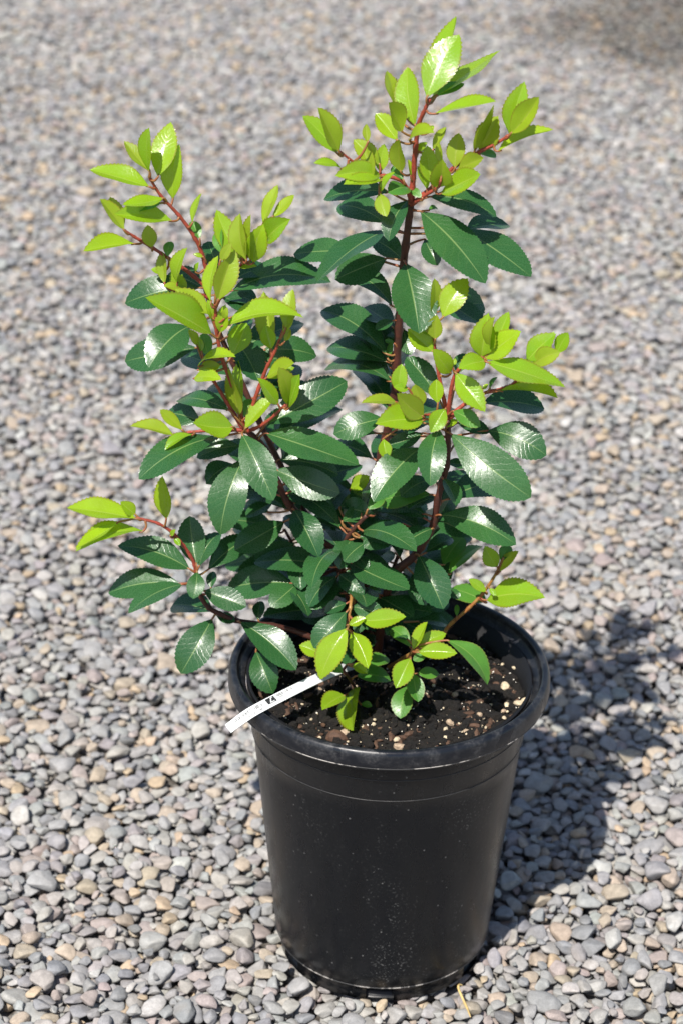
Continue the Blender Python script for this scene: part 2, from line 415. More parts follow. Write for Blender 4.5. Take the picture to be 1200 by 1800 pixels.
for k, (px, py, s, mt) in enumerate([(886, 1206, .0052, m_perl), (871, 1203, .0035, m_bark), (912, 1236, .0042, m_perl), (922, 1230, .0034, m_perl), (798, 1221, .0034, m_pump),
        (702, 1313, .0050, m_pump), (697, 1300, .0032, m_perl), (890, 1240, .0034, m_perl), (884, 1250, .0028, m_pump), (885, 1262, .0026, m_perl), (893, 1268, .0026, m_pump),
        (819, 1286, .0030, m_pump), (790, 1270, .0036, m_pump), (783, 1282, .0026, m_perl), (842, 1256, .0028, m_pump), (784, 1297, .0024, m_perl), (903, 1165, .0026, m_pump),
        (904, 1174, .0026, m_perl), (762, 1244, .0022, m_pump), (591, 1296, .0085, m_bark), (604, 1290, .0050, m_pump), (560, 1214, .0040, m_pump), (740, 1262, .0024, m_pump), (830, 1305, .002, m_white), (900, 1283, .0026, m_perl), (858, 1276, .0034, m_bark)]):
    granule(px, py, s, mt, k)

# ------------------------------------------------------------------ shrub
def leaf_material(name, base, dark, rib, transl, tcol, edge, rough, spec, vein_bump):
    m, nt, b, out = newmat(name)
    uv = N(nt, 'UVMap'); sx = N(nt, 'SeparateXYZ'); nt.links.new(uv.outputs[0], sx.inputs[0])
    u = sx.outputs[0]; av = math_n(nt, 'ABSOLUTE', math_n(nt, 'MULTIPLY_ADD', sx.outputs[1], 2.0, -1.0))
    oi = N(nt, 'ObjectInfo'); g = N(nt, 'NewGeometry'); ps = g.outputs['Position']
    n1 = noise(nt, ps, 70, 3); n2 = noise(nt, ps, 800, 3, .6)
    c = mixc(nt, oi.outputs['Random'], base, dark)
    c = mixc(nt, ramp(nt, n1, .3, .75, 0, .5), c, tuple(x*.72 for x in base))
    # side veins leave the midrib forwards
    wob = math_n(nt, 'MULTIPLY', math_n(nt, 'SUBTRACT', noise(nt, ps, 55, 3, .6), .5), 2.2)
    t = math_n(nt, 'ADD', math_n(nt, 'SUBTRACT', math_n(nt, 'MULTIPLY', u, 11.0), math_n(nt, 'MULTIPLY', av, 2.1)), wob)
    fr = math_n(nt, 'ABSOLUTE', math_n(nt, 'SUBTRACT', math_n(nt, 'FRACT', t), .5))
    vein = ramp(nt, fr, .0, .08, 1, 0)
    midw = math_n(nt, 'MULTIPLY_ADD', u, -.038, .062)
    mid = ramp(nt, math_n(nt, 'DIVIDE', av, midw), .55, 1.15, 1, 0)
    c = mixc(nt, math_n(nt, 'MULTIPLY', vein, .09), c, rib)
    c = mixc(nt, math_n(nt, 'MULTIPLY', mid, .62), c, rib)
    c = mixc(nt, ramp(nt, noise(nt, ps, 120, 3, .6), .74, .79, 0, .7), c, (.085, .050, .018))
    if edge: c = mixc(nt, ramp(nt, av, .90, 1.0, 0, .55), c, edge)
    nt.links.new(c, b.inputs['Base Color'])
    nt.links.new(ramp(nt, n2, .3, .7, rough-.07, rough+.10), b.inputs['Roughness']); b.inputs['Specular IOR Level'].default_value = spec
    h = math_n(nt, 'ADD', math_n(nt, 'ADD', math_n(nt, 'MULTIPLY', math_n(nt, 'COSINE', math_n(nt, 'MULTIPLY', t, 6.283)), .07), math_n(nt, 'MULTIPLY', vein, -.45)), math_n(nt, 'ADD', math_n(nt, 'MULTIPLY', n2, .45), math_n(nt, 'MULTIPLY', noise(nt, ps, 210, 2), 1.0)))
    h = math_n(nt, 'SUBTRACT', h, math_n(nt, 'MULTIPLY', mid, 1.0))
    nt.links.new(bump(nt, h, vein_bump, .0006), b.inputs['Normal'])
    tr = N(nt, 'BsdfTranslucent'); nt.links.new(mixc(nt, .75, c, tcol), tr.inputs[0])
    mx = N(nt, 'MixShader'); mx.inputs[0].default_value = transl
    nt.links.new(b.outputs[0], mx.inputs[1]); nt.links.new(tr.outputs[0], mx.inputs[2]); nt.links.new(mx.outputs[0], out.inputs[0])
    return m
red = (.20, .05, .02)
LM = {'d': leaf_material('mature_leaf', (.031, .106, .026), (.019, .077, .024), (.20, .29, .10), .10, (.05, .22, .03), None, .28, .55, .20),
      'm': leaf_material('half_grown_leaf', (.085, .235, .030), (.055, .185, .032), (.24, .36, .09), .24, (.18, .50, .03), (.16, .13, .03), .32, .45, .20),
      'n': leaf_material('young_leaf', (.335, .500, .020), (.205, .405, .020), (.40, .50, .09), .42, (.50, .74, .02), red, .21, .6, .15),
      'o': leaf_material('bronze_young_leaf', (.310, .450, .022), (.275, .370, .028), (.36, .38, .07), .40, (.48, .58, .03), red, .33, .48, .20)}
def stem_material(name, a, b2, rough=.45):
    m, nt, b, out = newmat(name); g = N(nt, 'NewGeometry'); k = noise(nt, g.outputs['Position'], 160, 4, .65)
    nt.links.new(mixc(nt, ramp(nt, k, .3, .7), a, b2), b.inputs['Base Color']); b.inputs['Roughness'].default_value = rough
    nt.links.new(bump(nt, noise(nt, g.outputs['Position'], 700, 2), .3, .001), b.inputs['Normal'])
    return m
SM = {'wood': stem_material('old_stem', (.085, .022, .014), (.045, .016, .010), .55), 'red': stem_material('red_shoot', (.36, .060, .038), (.22, .042, .024)),
      'tan': stem_material('tan_shoot', (.34, .20, .055), (.28, .10, .03)), 'pet': stem_material('leaf_stalk', (.24, .14, .04), (.26, .06, .03))}

shrub = bpy.data.objects.new('evergreen_shrub', None); C.objects.link(shrub)
tag(shrub, 'leafy evergreen shrub with red stems, dark glossy leaves and lime new shoots', 'shrub')
root = PZ(640, 1165, SOIL_Z); shrub.location = (0, 0, 0)

A = lambda x, y: (500+x/2.4, y/2.4)
B = lambda x, y: (100+x/2.4, 190+y/2.4)
Cc = lambda x, y: (500+x/2.30769, 440+y/2.30769)
D = lambda x, y: (180+x/2.4, 600+y/2.4)
E_ = lambda x, y: (100+x/2.4, 800+y/2.4)
Ff = lambda x, y: (500+x/2.4, 850+y/2.4)
O = lambda x, y: (x, y)

def catmull(pts, per=7):
    P = [Vector(p) for p in pts]; P = [P[0]*2-P[1]]+P+[P[-1]*2-P[-2]]; out = []
    for i in range(1, len(P)-2):
        for k in range(per):
            t = k/per; a, b, c, d = P[i-1:i+3]
            out.append(.5*((2*b)+(c-a)*t+(2*a-5*b+4*c-d)*t*t+(3*b-a-3*c+d)*t**3))
    out.append(P[-2]); return out
def tube(path, radii, seg=8):
    vs_ = []; fs = []; n = len(path); up = Vector((.3, .9, .2))
    for i, p in enumerate(path):
        t = (path[min(i+1, n-1)]-path[max(i-1, 0)]).normalized()
        s = t.cross(up).normalized(); q = t.cross(s)
        for k in range(seg):
            a = 2*math.pi*k/seg; vs_.append(p+(s*math.cos(a)+q*math.sin(a))*radii[i])
    for i in range(n-1):
        for k in range(seg):
            k2 = (k+1) % seg; fs.append((i*seg+k, i*seg+k2, (i+1)*seg+k2, (i+1)*seg+k))
    fs.append(tuple(range(seg))[::-1]); fs.append(tuple((n-1)*seg+k for k in range(seg)))
    return vs_, fs
BR = {}
def branch(key, f, pts, y, r0, r1, mat='red', hairs=0):
    """pts in a zoom's pixels; y = depth at start and end, or one per point"""
    n = len(pts); ys = y if len(y) == n else [y[0]+(y[1]-y[0])*i/(n-1) for i in range(n)]
    P = [PY(*f(*p), yy) for p, yy in zip(pts, ys)]
    return branch3(key, P, r0, r1, mat, hairs)
def branch3(key, P, r0, r1, mat='red', hairs=0):
    path = catmull(P); m = len(path)
    rad = [.86*(r0+(r1-r0)*i/(m-1))*(1+.05*math.sin(i*1.7)+(.22 if i % 6 == 4 else 0)) for i in range(m)]
    vs_, fs = tube(path, rad, 9); mi = [0]*len(fs)
    r = random.Random(hash(len(BR))); 
    for _ in range(hairs):                          # fine bristles of the young wood
        i = r.randrange(m-1); p = path[i].lerp(path[i+1], r.random()); d = Vector((r.gauss(0, 1), r.gauss(0, 1), r.gauss(0, 1)))
        t = (path[i+1]-path[i]).normalized(); d = (d-t*d.dot(t)).normalized(); q = d.cross(t)
        o_ = len(vs_); b0 = p+d*rad[i]*.8; tip = p+d*(rad[i]+r.uniform(.0012, .0026))+t*.0006
        vs_ += [b0+q*.00016, b0-q*.00016, b0+t*.00022, tip]; fs += [(o_, o_+1, o_+3), (o_+1, o_+2, o_+3), (o_+2, o_, o_+3)]; mi += [0]*3
    o = mesh_obj('branch', vs_, fs, [SM[mat]], shrub)
    BR[key] = (o, path, rad)
rt = root
# framework: the old wood
def px_y(lst): return [PY(a, b, c) for a, b, c in lst]
low = lambda dx, dy: root+Vector((dx, dy, -.012))
branch3('TL', [low(-.004, 0)]+px_y([(614, 1050, .035), (575, 955, .025), (515, 895, .010), (488, 848, .0), (467, 790, -.010), (434, 757, -.022)]), .0052, .0028, 'wood')
branch3('BL', px_y([(545, 925, .02), (525, 880, .045), (470, 770, .060), (415, 650, .068), (378, 565, .060), (361, 503, .045)]), .0038, .0024, 'wood')
branch3('SR', [low(.006, .006)]+px_y([(640, 1030, .055), (640, 925, .055), (668, 810, .055), (692, 700, .048), (697, 630, .040), (701, 560, .035), (708, 470, .028), (717, 392, .018), (722, 358, .012)]), .0056, .0034, 'wood')
branch3('SC', [low(.010, -.006)]+px_y([(683, 1029, .012), (729, 975, .002), (760, 925, -.004), (768, 880, -.010), (785, 810, -.016), (786, 737, -.022)]), .0050, .0028, 'wood')
branch3('SE', [low(-.012, .004)]+px_y([(560, 1128, .015), (500, 1104, .008), (421, 1092, -.006), (387, 1079, -.012), (365, 1066, -.016), (350, 1040, -.018), (345, 1006, -.020)]), .0034, .0022, 'wood')
branch('SE2', E_, [(588, 490), (575, 445), (545, 395), (510, 350), (480, 320), (420, 285), (335, 265)], (-.020, -.035), .0021, .0014, 'red', 60)
branch3('MID', [low(0, -.002)]+px_y([(622, 1060, .02), (600, 990, .0), (610, 945, -.012), (645, 905, -.02)]), .0036, .002, 'wood')
branch3('F2', px_y([(622, 1060, .02), (619, 1040, -.02), (616, 1062, -.045), (612, 1090, -.052), (609, 1104, -.054)]), .0019, .0014, 'tan', 60)
branch3('F1', [low(.016, .004)]+px_y([(735, 1142, .012), (775, 1117, .008), (790, 1098, .006), (825, 1067, .004), (850, 1040, .002), (871, 1008, 0), (884, 980, -.002)]), .0026, .0013, 'tan', 90)
branch3('F3', [PZ(700, 1215, SOIL_Z-.006)]+px_y([(706, 1196, -.030), (714, 1168, -.035), (722, 1146, -.037), (728, 1136, -.037)]), .0019, .0012, 'tan')
branch3('F4', [PZ(628, 1215, SOIL_Z-.006)]+px_y([(612, 1190, -.028), (604, 1178, -.034), (610, 1168, -.036)]), .0018, .0013, 'wood')
branch3('TW', px_y([(592, 1000, .03), (560, 1012, .018), (525, 1022, .008), (505, 1026, .004)]), .0022, .0013, 'wood')
branch3('BK', [low(.004, .012)]+px_y([(664, 1080, .075), (690, 1000, .095), (720, 930, .10)]), .0032, .0016, 'wood')
branch3('BQ', [low(-.008, .012)]+px_y([(590, 1070, .075), (540, 1000, .095), (500, 930, .10)]), .0032, .0016, 'wood')
# young shoots
branch('AT', A, [(533, 865), (540, 760), (548, 650), (562, 535), (585, 475), (612, 415)], (.012, -.012), .0032, .0016, 'red', 160)
branch('AR', A, [(540, 860), (620, 790), (720, 700), (820, 640), (890, 605), (945, 570)], (.012, -.006), .0024, .0014, 'red', 90)
branch('AM', A, [(537, 862), (590, 825), (645, 790), (655, 770)], (.010, -.022), .0022, .0012, 'red', 40)
branch('AL', A, [(533, 850), (500, 770), (440, 745), (370, 730), (300, 690), (232, 638)], (.012, -.012), .0022, .0011, 'red', 90)
branch('B1', B, [(628, 750), (636, 705), (600, 580), (530, 470), (440, 370), (390, 290)], (.045, .02), .0026, .0013, 'red', 140)
branch('B2', B, [(626, 748), (540, 680), (430, 605), (340, 550), (285, 515)], (.045, .03), .0024, .0012, 'red', 100)
branch('B6', B, [(640, 800), (600, 785), (555, 778), (515, 770)], (.046, .030), .0020, .0012, 'red', 20)
branch('B5', B, [(660, 860), (720, 740), (775, 665), (785, 640)], (.058, .025), .0022, .0013, 'red', 30)
branch('DL', D, [(600, 375), (500, 372), (400, 380), (300, 393)], (-.022, -.035), .0022, .0012, 'red', 80)
branch('DK', D, [(595, 372), (530, 265), (485, 190), (440, 120)], (-.022, -.028), .0023, .0013, 'red', 90)
branch('DC', D, [(598, 370), (565, 230), (525, 125), (500, 50), (482, -45), (478, -120), (476, -160)], (-.022, -.050), .0025, .0013, 'red', 140)
branch('DR', D, [(605, 372), (640, 255), (690, 120), (720, 60), (775, -75)], (-.022, -.034), .0024, .0012, 'red', 120)
branch('DQ', D, [(610, 380), (660, 360), (715, 322), (772, 268)], (-.022, -.050), .0021, .0012, 'red', 80)
branch('CL', Cc, [(665, 682), (610, 668), (560, 668)], (-.022, -.036), .0021, .0012, 'red', 30)
branch('CU', Cc, [(660, 676), (635, 560), (613, 440), (604, 340), (598, 290)], (-.022, -.022), .0021, .0011, 'red', 70)
branch('CR', Cc, [(662, 676), (668, 600), (692, 500), (750, 455), (802, 432)], (-.022, -.036), .0023, .0012, 'red', 80)
branch('CX', Cc, [(670, 680), (720, 630), (800, 582), (920, 545), (988, 462)], (-.022, -.020), .0024, .0012, 'red', 100)

Vcam = lambda p: (CAM-p).normalized()
LEAVES = 0
def leaf(f, br, bx, by, tx, ty, wpx, kind='d', t=None, dz=0.0, arch=None, fold=None, tilt=0.0, wide=None, shine=None, into=None):
    """one leaf from its stalk end to its tip; t = how far the tip comes towards the camera (m), dz = shift towards the camera (m)"""
    global LEAVES
    LEAVES += 1; r = random.Random(LEAVES*7+3)
    sc = 1/2.30769 if f is Cc else (1.0 if f is O else 1/2.4)
    bp, tp = f(bx, by), f(tx, ty)
    o_, path, rad = BR[br]
    # depth: that of the nearest piece of its branch, seen in the picture
    best = None
    for i, p in enumerate(path):
        d = p-CAM; zc = d.dot(cf); q = (600+F_PX*d.dot(cr)/zc, 900-F_PX*d.dot(cu)/zc)
        e = math.hypot(q[0]-bp[0], q[1]-bp[1])
        if best is None or e < best[0]: best = (e, i)
    bi = best[1]; pb = path[bi]
    y0 = pb.y-.003-dz
    b3 = PY(*bp, y0)
    l2 = (PY(*tp, y0)-b3).length
    m_px = (b3-CAM).length/F_PX
    young = kind in 'no'
    vdn = (tp[1]-bp[1])*m_px; h = (tp[0]-bp[0])*m_px
    p_ = math.asin(-ray(*bp).z)
    if t is None and shine == 1:                    # blade turned so that it mirrors the sun
        hv = (Vcam(b3)-sdir).normalized(); cand = [l2*q9/20 for q9 in range(-24, 25)]
        t = min(cand, key=lambda q9: abs((PY(*tp, y0-q9)-b3).normalized().dot(hv))+.1*abs(q9)/l2)
    if t is None:
        if young and vdn < -abs(h)*.7: t = l2*r.uniform(-.5, .25)
        else:
            k = -.30 if young else .22
            lo, hi = -.09, .09
            fn = lambda tt: k*math.cos(p_)*math.sqrt(h*h+tt*tt)+tt*math.sin(p_)-vdn
            for _ in range(40):
                mm = (lo+hi)/2
                if fn(mm) > 0: hi = mm
                else: lo = mm
            t = (lo+hi)/2
            lim = l2*(.5 if young else .8); t = max(-lim, min(lim, t))
            if not young: t *= .9
    t3 = PY(*tp, y0-t)
    if tp[1] > 1130:                                # nothing grows into the soil
        for q9 in (0, 1):
            P9, pp9 = ((b3, bp), (t3, tp))[q9]
            if math.hypot(P9.x, P9.y) < .135 and P9.z < SOIL_Z+.014:
                P9 = PZ(*pp9, SOIL_Z+.016)
                if q9 == 0: b3 = P9
                else: t3 = P9
    ax = t3-b3; L = ax.length; ax.normalize()
    v = Vcam(b3)
    up = Vector((r.gauss(0, .16), r.gauss(0, .16), 0))
    if young: up += Vector((0, 0, .55))+v*.75
    else: up += Vector((0, 0, .85))+v*.42
    half = (v-sdir).normalized(); k9 = shine if shine is not None else r.choice((0, 0, .2, .4, .6, .9))
    up = up.normalized().lerp(half, k9)
    nrm = (up-ax*up.dot(ax)).normalized()
    if nrm.dot(v) < 0: nrm = -nrm
    if tilt: nrm = Matrix.Rotation(R(tilt), 3, ax) @ nrm
    W0 = (wide or (.43 if young else .42))*L; wm = wpx*sc*m_px*(.92 if young else 1)
    side = ax.cross(nrm)
    def shown(n_):
        s_ = ax.cross(n_); 
        s2 = s_-v*s_.dot(v); a2 = (ax-v*ax.dot(v)); a2 = a2.normalized() if a2.length > 1e-5 else a2
        return (s2-a2*s2.dot(a2)).length
    c = shown(nrm)
    if wm >= W0*c: W = min(wm/max(c, .3), .60*L)
    else:
        W = W0
        best = None
        for deg in range(-88, 89, 4):
            n2 = Matrix.Rotation(R(deg), 3, ax) @ nrm
            if n2.dot(v) < .03: continue
            e = abs(shown(n2)*W-wm)/wm+abs(deg)/250
            if best is None or e < best[0]: best = (e, n2)
        if best: nrm = best[1]
        W = max(min(W, wm/max(shown(nrm), .12)), .2*L)
    side = ax.cross(nrm).normalized()
    arch = arch if arch is not None else (r.uniform(-.05, .11) if young else r.uniform(.02, .15))
    fold = fold if fold is not None else (r.uniform(.18, .62) if young else r.uniform(.06, .34))
    a_, b_ = (.98, 1.02) if young else (.95, .78)
    a_ *= r.uniform(.9, 1.12); b_ *= r.uniform(.92, 1.1); um = a_/(a_+b_); wmax = um**a_*(1-um)**b_
    n = max(22, min(56, int(L/.0016)//2*2)); cols = (-1, -.93, -.62, -.28, -.05, .05, .28, .62, .93, 1)
    ph = r.uniform(0, 6.28); und = r.uniform(.004, .016)*L; twist = r.uniform(-.5, .5); sway = r.uniform(-.05, .05)*L; cupk = r.uniform(-.15, .25)
    vs_ = []; uvs = []; fs = []; mi = []
    for i in range(n+1):
        u = i/n
        hw = (u**a_*(1-u)**b_/wmax)*W/2 if 0 < u < 1 else 0
        hw = max(hw, .0007*(1-u))
        base_p = b3+ax*(u*L)+nrm*(arch*L*4*u*(1-u))+side*(sway*4*u*(1-u))
        tw = twist*(u-.3); sd = side*math.cos(tw)+nrm*math.sin(tw); nn = nrm*math.cos(tw)-side*math.sin(tw)
        tooth = ((.105 if young else .072) if i % 2 == 0 else -.02)*min(1, max(0, (u-.12)*5))*min(1, (1-u)*8)*W*.5
        for cv in cols:
            av = abs(cv); x = cv*hw; fwd = 0
            if av == 1: x += math.copysign(tooth, cv); fwd = (.35*L/n if i % 2 == 0 and u < .97 else 0)
            zf = fold*abs(x)*(1-cupk*av) + und*av*av*math.sin(u*9+ph+(1.4 if cv > 0 else 0))*min(1, 4*u*(1-u))
            vs_.append(base_p+sd*x+nn*zf+ax*fwd); uvs.append((u, cv*.5+.5))
    nc = len(cols)
    for i in range(n):
        for k in range(nc-1):
            fs.append((i*nc+k, i*nc+k+1, (i+1)*nc+k+1, (i+1)*nc+k)); mi.append(0)
    # the stalk, from the branch to the blade
    pb = min(path[max(0, bi-3):bi+1] or [pb], key=lambda q: abs((q-b3).length-.007))
    mid = pb.lerp(b3, .55)+Vector((0, 0, -.001))-ax*min(.002, (b3-pb).length*.2)
    pts = [pb, mid, b3-ax*.0002, b3+ax*(.06*L)-nrm*.0004]
    pth = catmull(pts, 4); pv, pf = tube(pth, [.00125-.0005*i/(len(pth)-1) for i in range(len(pth))], 6)
    o0 = len(vs_); vs_ += pv; uvs += [(0, .5)]*len(pv)
    for q in pf: fs.append(tuple(o0+k for k in q)); mi.append(1)
    if into is not None:
        k0 = len(into[0]); into[0].extend(vs_); into[1].extend(tuple(k0+q for q in f9) for f9 in fs); into[2].extend(uvs); into[3].extend(mi); return
    o = mesh_obj('leaf', vs_, fs, [LM[kind], SM['pet']], o_, uvs=uvs, midx=mi)
    return o
def leaves(f, br, rows):
    for rw in rows:
        kw = rw[6] if len(rw) > 6 else {}
        leaf(f, br, *rw[:5], rw[5], **kw)
leaves(A, 'AT', [(598,412,735,145,150,'n',dict(fold=.12,arch=.03,shine=1)),(640,400,722,68,85,'n',dict(dz=-.022,t=-.055)),(625,408,910,212,80,'n',dict(dz=-.014,t=-.05)),(640,405,755,352,52,'m',dict(dz=-.012)),
  (550,530,518,282,106,'n',dict(shine=1)),(490,510,430,298,52,'o',dict(dz=-.018,t=-.03)),(502,480,473,328,32,'o',dict(dz=-.030,t=-.03)),(495,556,437,432,92,'o',dict(t=.012,dz=.004)),(475,592,383,478,84,'n'),
  (632,480,890,428,42,'n',dict(fold=.5)),(525,588,630,560,62,'o',dict(t=.03,dz=.006)),(490,727,483,587,72,'o',dict(t=.012)),(530,742,519,672,24,'n'),(625,632,680,535,36,'o',dict(dz=-.005)),(605,560,628,530,24,'n'),(560,650,600,600,34,'n',dict(dz=-.008))])
leaves(A, 'AR', [(948,566,1010,343,102,'n',dict(dz=-.004)),(950,566,1071,408,92,'o',dict(t=.01)),(900,638,1132,546,44,'n',dict(fold=.5)),(800,637,882,440,48,'o',dict(t=.01)),(820,632,900,488,115,'o',dict(dz=-.008)),(820,650,890,650,40,'m',dict(dz=-.006)),
  (718,708,733,560,80,'o'),(728,716,838,666,74,'o',dict(t=.02))])
leaves(A, 'AM', [(642,790,665,670,96,'o',dict(t=.012)),(620,776,600,612,86,'n',dict(t=-.005)),(655,818,825,735,88,'n',dict(t=.03)),(662,690,650,598,32,'o',dict(dz=-.006)),(580,835,525,792,34,'m'),(600,800,560,700,40,'n',dict(dz=-.006))])
leaves(A, 'AL', [(230,640,140,453,84,'o',dict(t=.008,dz=.003)),(222,646,76,488,88,'n',dict(dz=-.003)),(242,712,122,688,30,'n',dict(fold=.4)),(402,744,212,742,92,'n',dict(t=.02)),(410,762,248,778,56,'n',dict(dz=.006,t=.02)),(376,746,340,606,62,'o',dict(dz=.004)),
  (400,694,290,588,82,'o',dict(dz=-.004)),(350,600,345,522,36,'o'),(402,726,420,606,64,'n',dict(dz=-.006)),(402,812,465,725,34,'n',dict(dz=.008)),(532,800,436,815,60,'m',dict(t=.02)),(398,815,430,914,68,'o',dict(dz=.012,t=.01)),(500,760,455,700,40,'m')])
leaves(A, 'SR', [(440,812,165,842,92,'d',dict(arch=.08)),(425,942,225,868,110,'d',dict(dz=-.02)),(520,846,438,1018,88,'d',dict(fold=.3)),(430,972,138,1190,104,'d',dict(arch=.10)),(430,1090,212,1180,120,'d',dict(dz=-.005)),(495,1095,372,1010,112,'d',dict(dz=-.03)),
  (290,1062,38,1072,100,'d',dict(dz=-.02)),(612,830,893,915,92,'d',dict(arch=.09)),(572,892,846,1196,172,'d',dict(arch=.08,t=.05)),(760,972,942,948,76,'d',dict(dz=-.02)),(740,962,1038,1168,132,'d',dict(dz=-.008)),(590,1010,645,1120,108,'d',dict(dz=-.015)),
  (605,888,645,882,34,'m')])
leaves(Cc, 'SR', [(265,972,345,915,62,'n',dict(dz=.03)),(490,52,545,337,172,'d',dict(arch=.07,t=.05,dz=.012)),(412,420,150,243,108,'d'),(428,515,240,385,118,'d',dict(dz=-.012)),(430,532,163,482,68,'d',dict(dz=.01)),(440,285,368,322,46,'d'),(482,320,512,425,84,'d',dict(dz=-.02)),(620,250,805,215,140,'d',dict(dz=-.02)),(640,200,800,300,120,'d',dict(dz=-.025)),
  (418,440,432,372,24,'m'),(445,378,405,365,18,'m')])
leaves(B, 'B1', [(392,332,138,260,80,'n',dict(shine=1)),(392,268,284,138,58,'o'),(392,272,390,82,54,'n'),(428,288,482,58,108,'n',dict(fold=.12,shine=1)),(490,385,518,150,98,'n',dict(dz=-.006)),(452,380,278,408,52,'n',dict(t=.02)),(442,400,340,436,46,'m'),(488,477,243,446,78,'n',dict(t=.02,dz=.004)),
  (572,485,612,358,30,'n'),(603,552,568,478,46,'m'),(618,628,575,616,20,'n'),(585,690,600,650,20,'n')])
leaves(B, 'B2', [(286,516,182,383,64,'o',dict(fold=.5)),(280,508,225,374,52,'o',dict(dz=-.004)),(328,573,112,604,62,'n',dict(t=.02)),(402,590,384,492,88,'o',dict(dz=.006)),(468,628,484,563,42,'m'),(445,692,398,680,42,'n')])
leaves(B, 'B6', [(456,742,444,602,48,'o'),(508,742,552,588,50,'n'),(548,772,482,688,64,'n',dict(dz=-.003)),(522,762,448,752,38,'o'),(500,800,530,700,50,'n',dict(dz=-.006))])
leaves(B, 'DC', [(650,822,681,622,48,'n',dict(dz=-.002)),(680,812,752,598,102,'o',dict(t=-.01)),(690,645,738,568,44,'o',dict(dz=-.004)),(655,955,373,798,116,'n',dict(t=.03,arch=.06)),(648,872,498,762,80,'o',dict(dz=-.004)),(715,915,1042,885,92,'n',dict(arch=.09,shine=1)),(690,948,712,828,62,'n'),(660,902,636,808,42,'n',dict(dz=-.003)),
  (738,1045,800,905,112,'n',dict(dz=-.012,t=-.02)),(640,1045,620,948,62,'m',dict(dz=-.006)),(598,1090,755,1050,44,'n',dict(arch=.16,t=.02)),(596,1104,690,1086,72,'o'),(580,1140,697,1146,64,'n',dict(t=.02,dz=.006)),(705,890,720,840,30,'o')])
leaves(B, 'DK', [(592,1002,556,934,36,'o'),(612,1030,590,960,34,'n')])
leaves(B, 'DR', [(900,1012,872,772,90,'o',dict(dz=-.02,t=-.03)),(965,932,996,763,72,'o'),(955,952,1015,850,42,'o'),(885,1138,1002,1075,62,'o',dict(t=.02)),(905,1020,880,915,80,'n',dict(dz=-.005)),(960,985,985,930,30,'o')])
leaves(B, 'B5', [(700,618,690,508,42,'m'),(782,642,674,428,104,'n',dict(dz=-.002)),(800,642,773,443,78,'o',dict(dz=.005)),(816,642,818,448,38,'o'),(830,652,872,488,100,'n'),(870,488,932,323,48,'o'),(908,462,1002,366,48,'o'),(882,562,986,468,94,'n',dict(t=.02)),(770,670,845,668,28,'n')])
leaves(B, 'BL', [(600,758,288,824,122,'d'),(680,690,638,562,112,'d',dict(dz=-.02)),(750,722,906,684,72,'d',dict(dz=-.005)),(740,770,1157,735,132,'d',dict(dz=-.004,shine=1)),(850,838,712,800,92,'d'),(560,920,388,1097,148,'d',dict(dz=.045)),(595,1010,288,1068,124,'d',dict(dz=.03)),(740,962,850,1152,116,'d',dict(dz=.04)),(870,1022,1096,1046,108,'d',dict(dz=.03)),(620,760,470,700,100,'d',dict(dz=-.025)),(700,800,860,860,90,'d',dict(dz=-.02))])
leaves(D, 'TL', [(537,292,318,248,78,'d',dict(dz=.004)),(420,342,268,308,105,'d',dict(dz=-.02)),(500,402,154,582,112,'d',dict(dz=.004)),(690,352,1032,168,142,'d',dict(t=-.03)),(690,387,1082,522,134,'d',dict(arch=.07,dz=.01,shine=1)),(590,392,722,672,136,'d',dict(dz=.014,shine=1)),(600,488,498,816,152,'d',dict(t=.04,dz=.004)),(580,440,398,492,84,'d',dict(dz=-.01)),(560,520,438,602,112,'d',dict(dz=-.02)),
  (730,542,1002,640,124,'d',dict(dz=.004,shine=1)),(745,500,995,565,104,'d',dict(dz=-.012)),(760,640,930,692,84,'d',dict(dz=-.014)),(770,760,558,882,112,'d',dict(dz=-.004)),(808,710,912,912,122,'d',dict(dz=.012)),(720,680,606,742,92,'d',dict(dz=-.018)),(812,850,640,922,92,'d',dict(dz=-.016)),(850,890,838,1050,132,'d',dict(dz=.004)),(640,560,560,520,80,'d',dict(dz=-.02)),(700,720,600,690,90,'d',dict(dz=-.022)),(880,760,1010,800,90,'d',dict(dz=-.01))])
leaves(D, 'MID', [(1052,832,1000,962,102,'d',dict(dz=-.006)),(1000,980,1098,1060,84,'d',dict(t=.03)),(1000,992,878,1132,100,'d',dict(t=.03)),(1000,702,1165,690,84,'d',dict(dz=-.02)),(980,720,890,660,80,'d',dict(dz=-.02)),(1010,760,1110,720,90,'d'),(960,900,880,960,90,'d',dict(dz=-.02)),(1060,900,1120,960,80,'d'),(1030,980,1070,900,70,'d',dict(dz=-.02)),(1040,960,1140,1000,80,'d',dict(dz=.008))])
leaves(D, 'DC', [(575,312,535,112,68,'o',dict(t=.01)),(588,292,575,78,62,'n',dict(dz=-.002)),(600,322,622,243,52,'m')])
leaves(D, 'DL', [(552,362,383,344,118,'n',dict(t=.02,dz=.01)),(340,376,244,288,48,'o'),(302,396,116,358,58,'o',dict(fold=.5)),(382,394,264,460,38,'n',dict(dz=.006))])
leaves(D, 'DQ', [(603,368,732,233,66,'n',dict(dz=.01)),(742,267,653,153,64,'n'),(780,267,743,108,78,'o',dict(t=.01)),(786,282,832,138,62,'n')])
leaves(D, 'DR', [(690,156,812,110,52,'n')])
leaves(E_, 'SE2', [(337,268,43,222,88,'n',dict(arch=.05,shine=1)),(332,250,268,196,62,'n',dict(dz=-.006)),(262,282,78,396,44,'n'),(365,320,80,406,72,'n',dict(t=.015)),(462,270,446,86,70,'n',dict(t=0,arch=.02)),(480,340,502,314,22,'n'),(495,350,522,382,28,'n')])
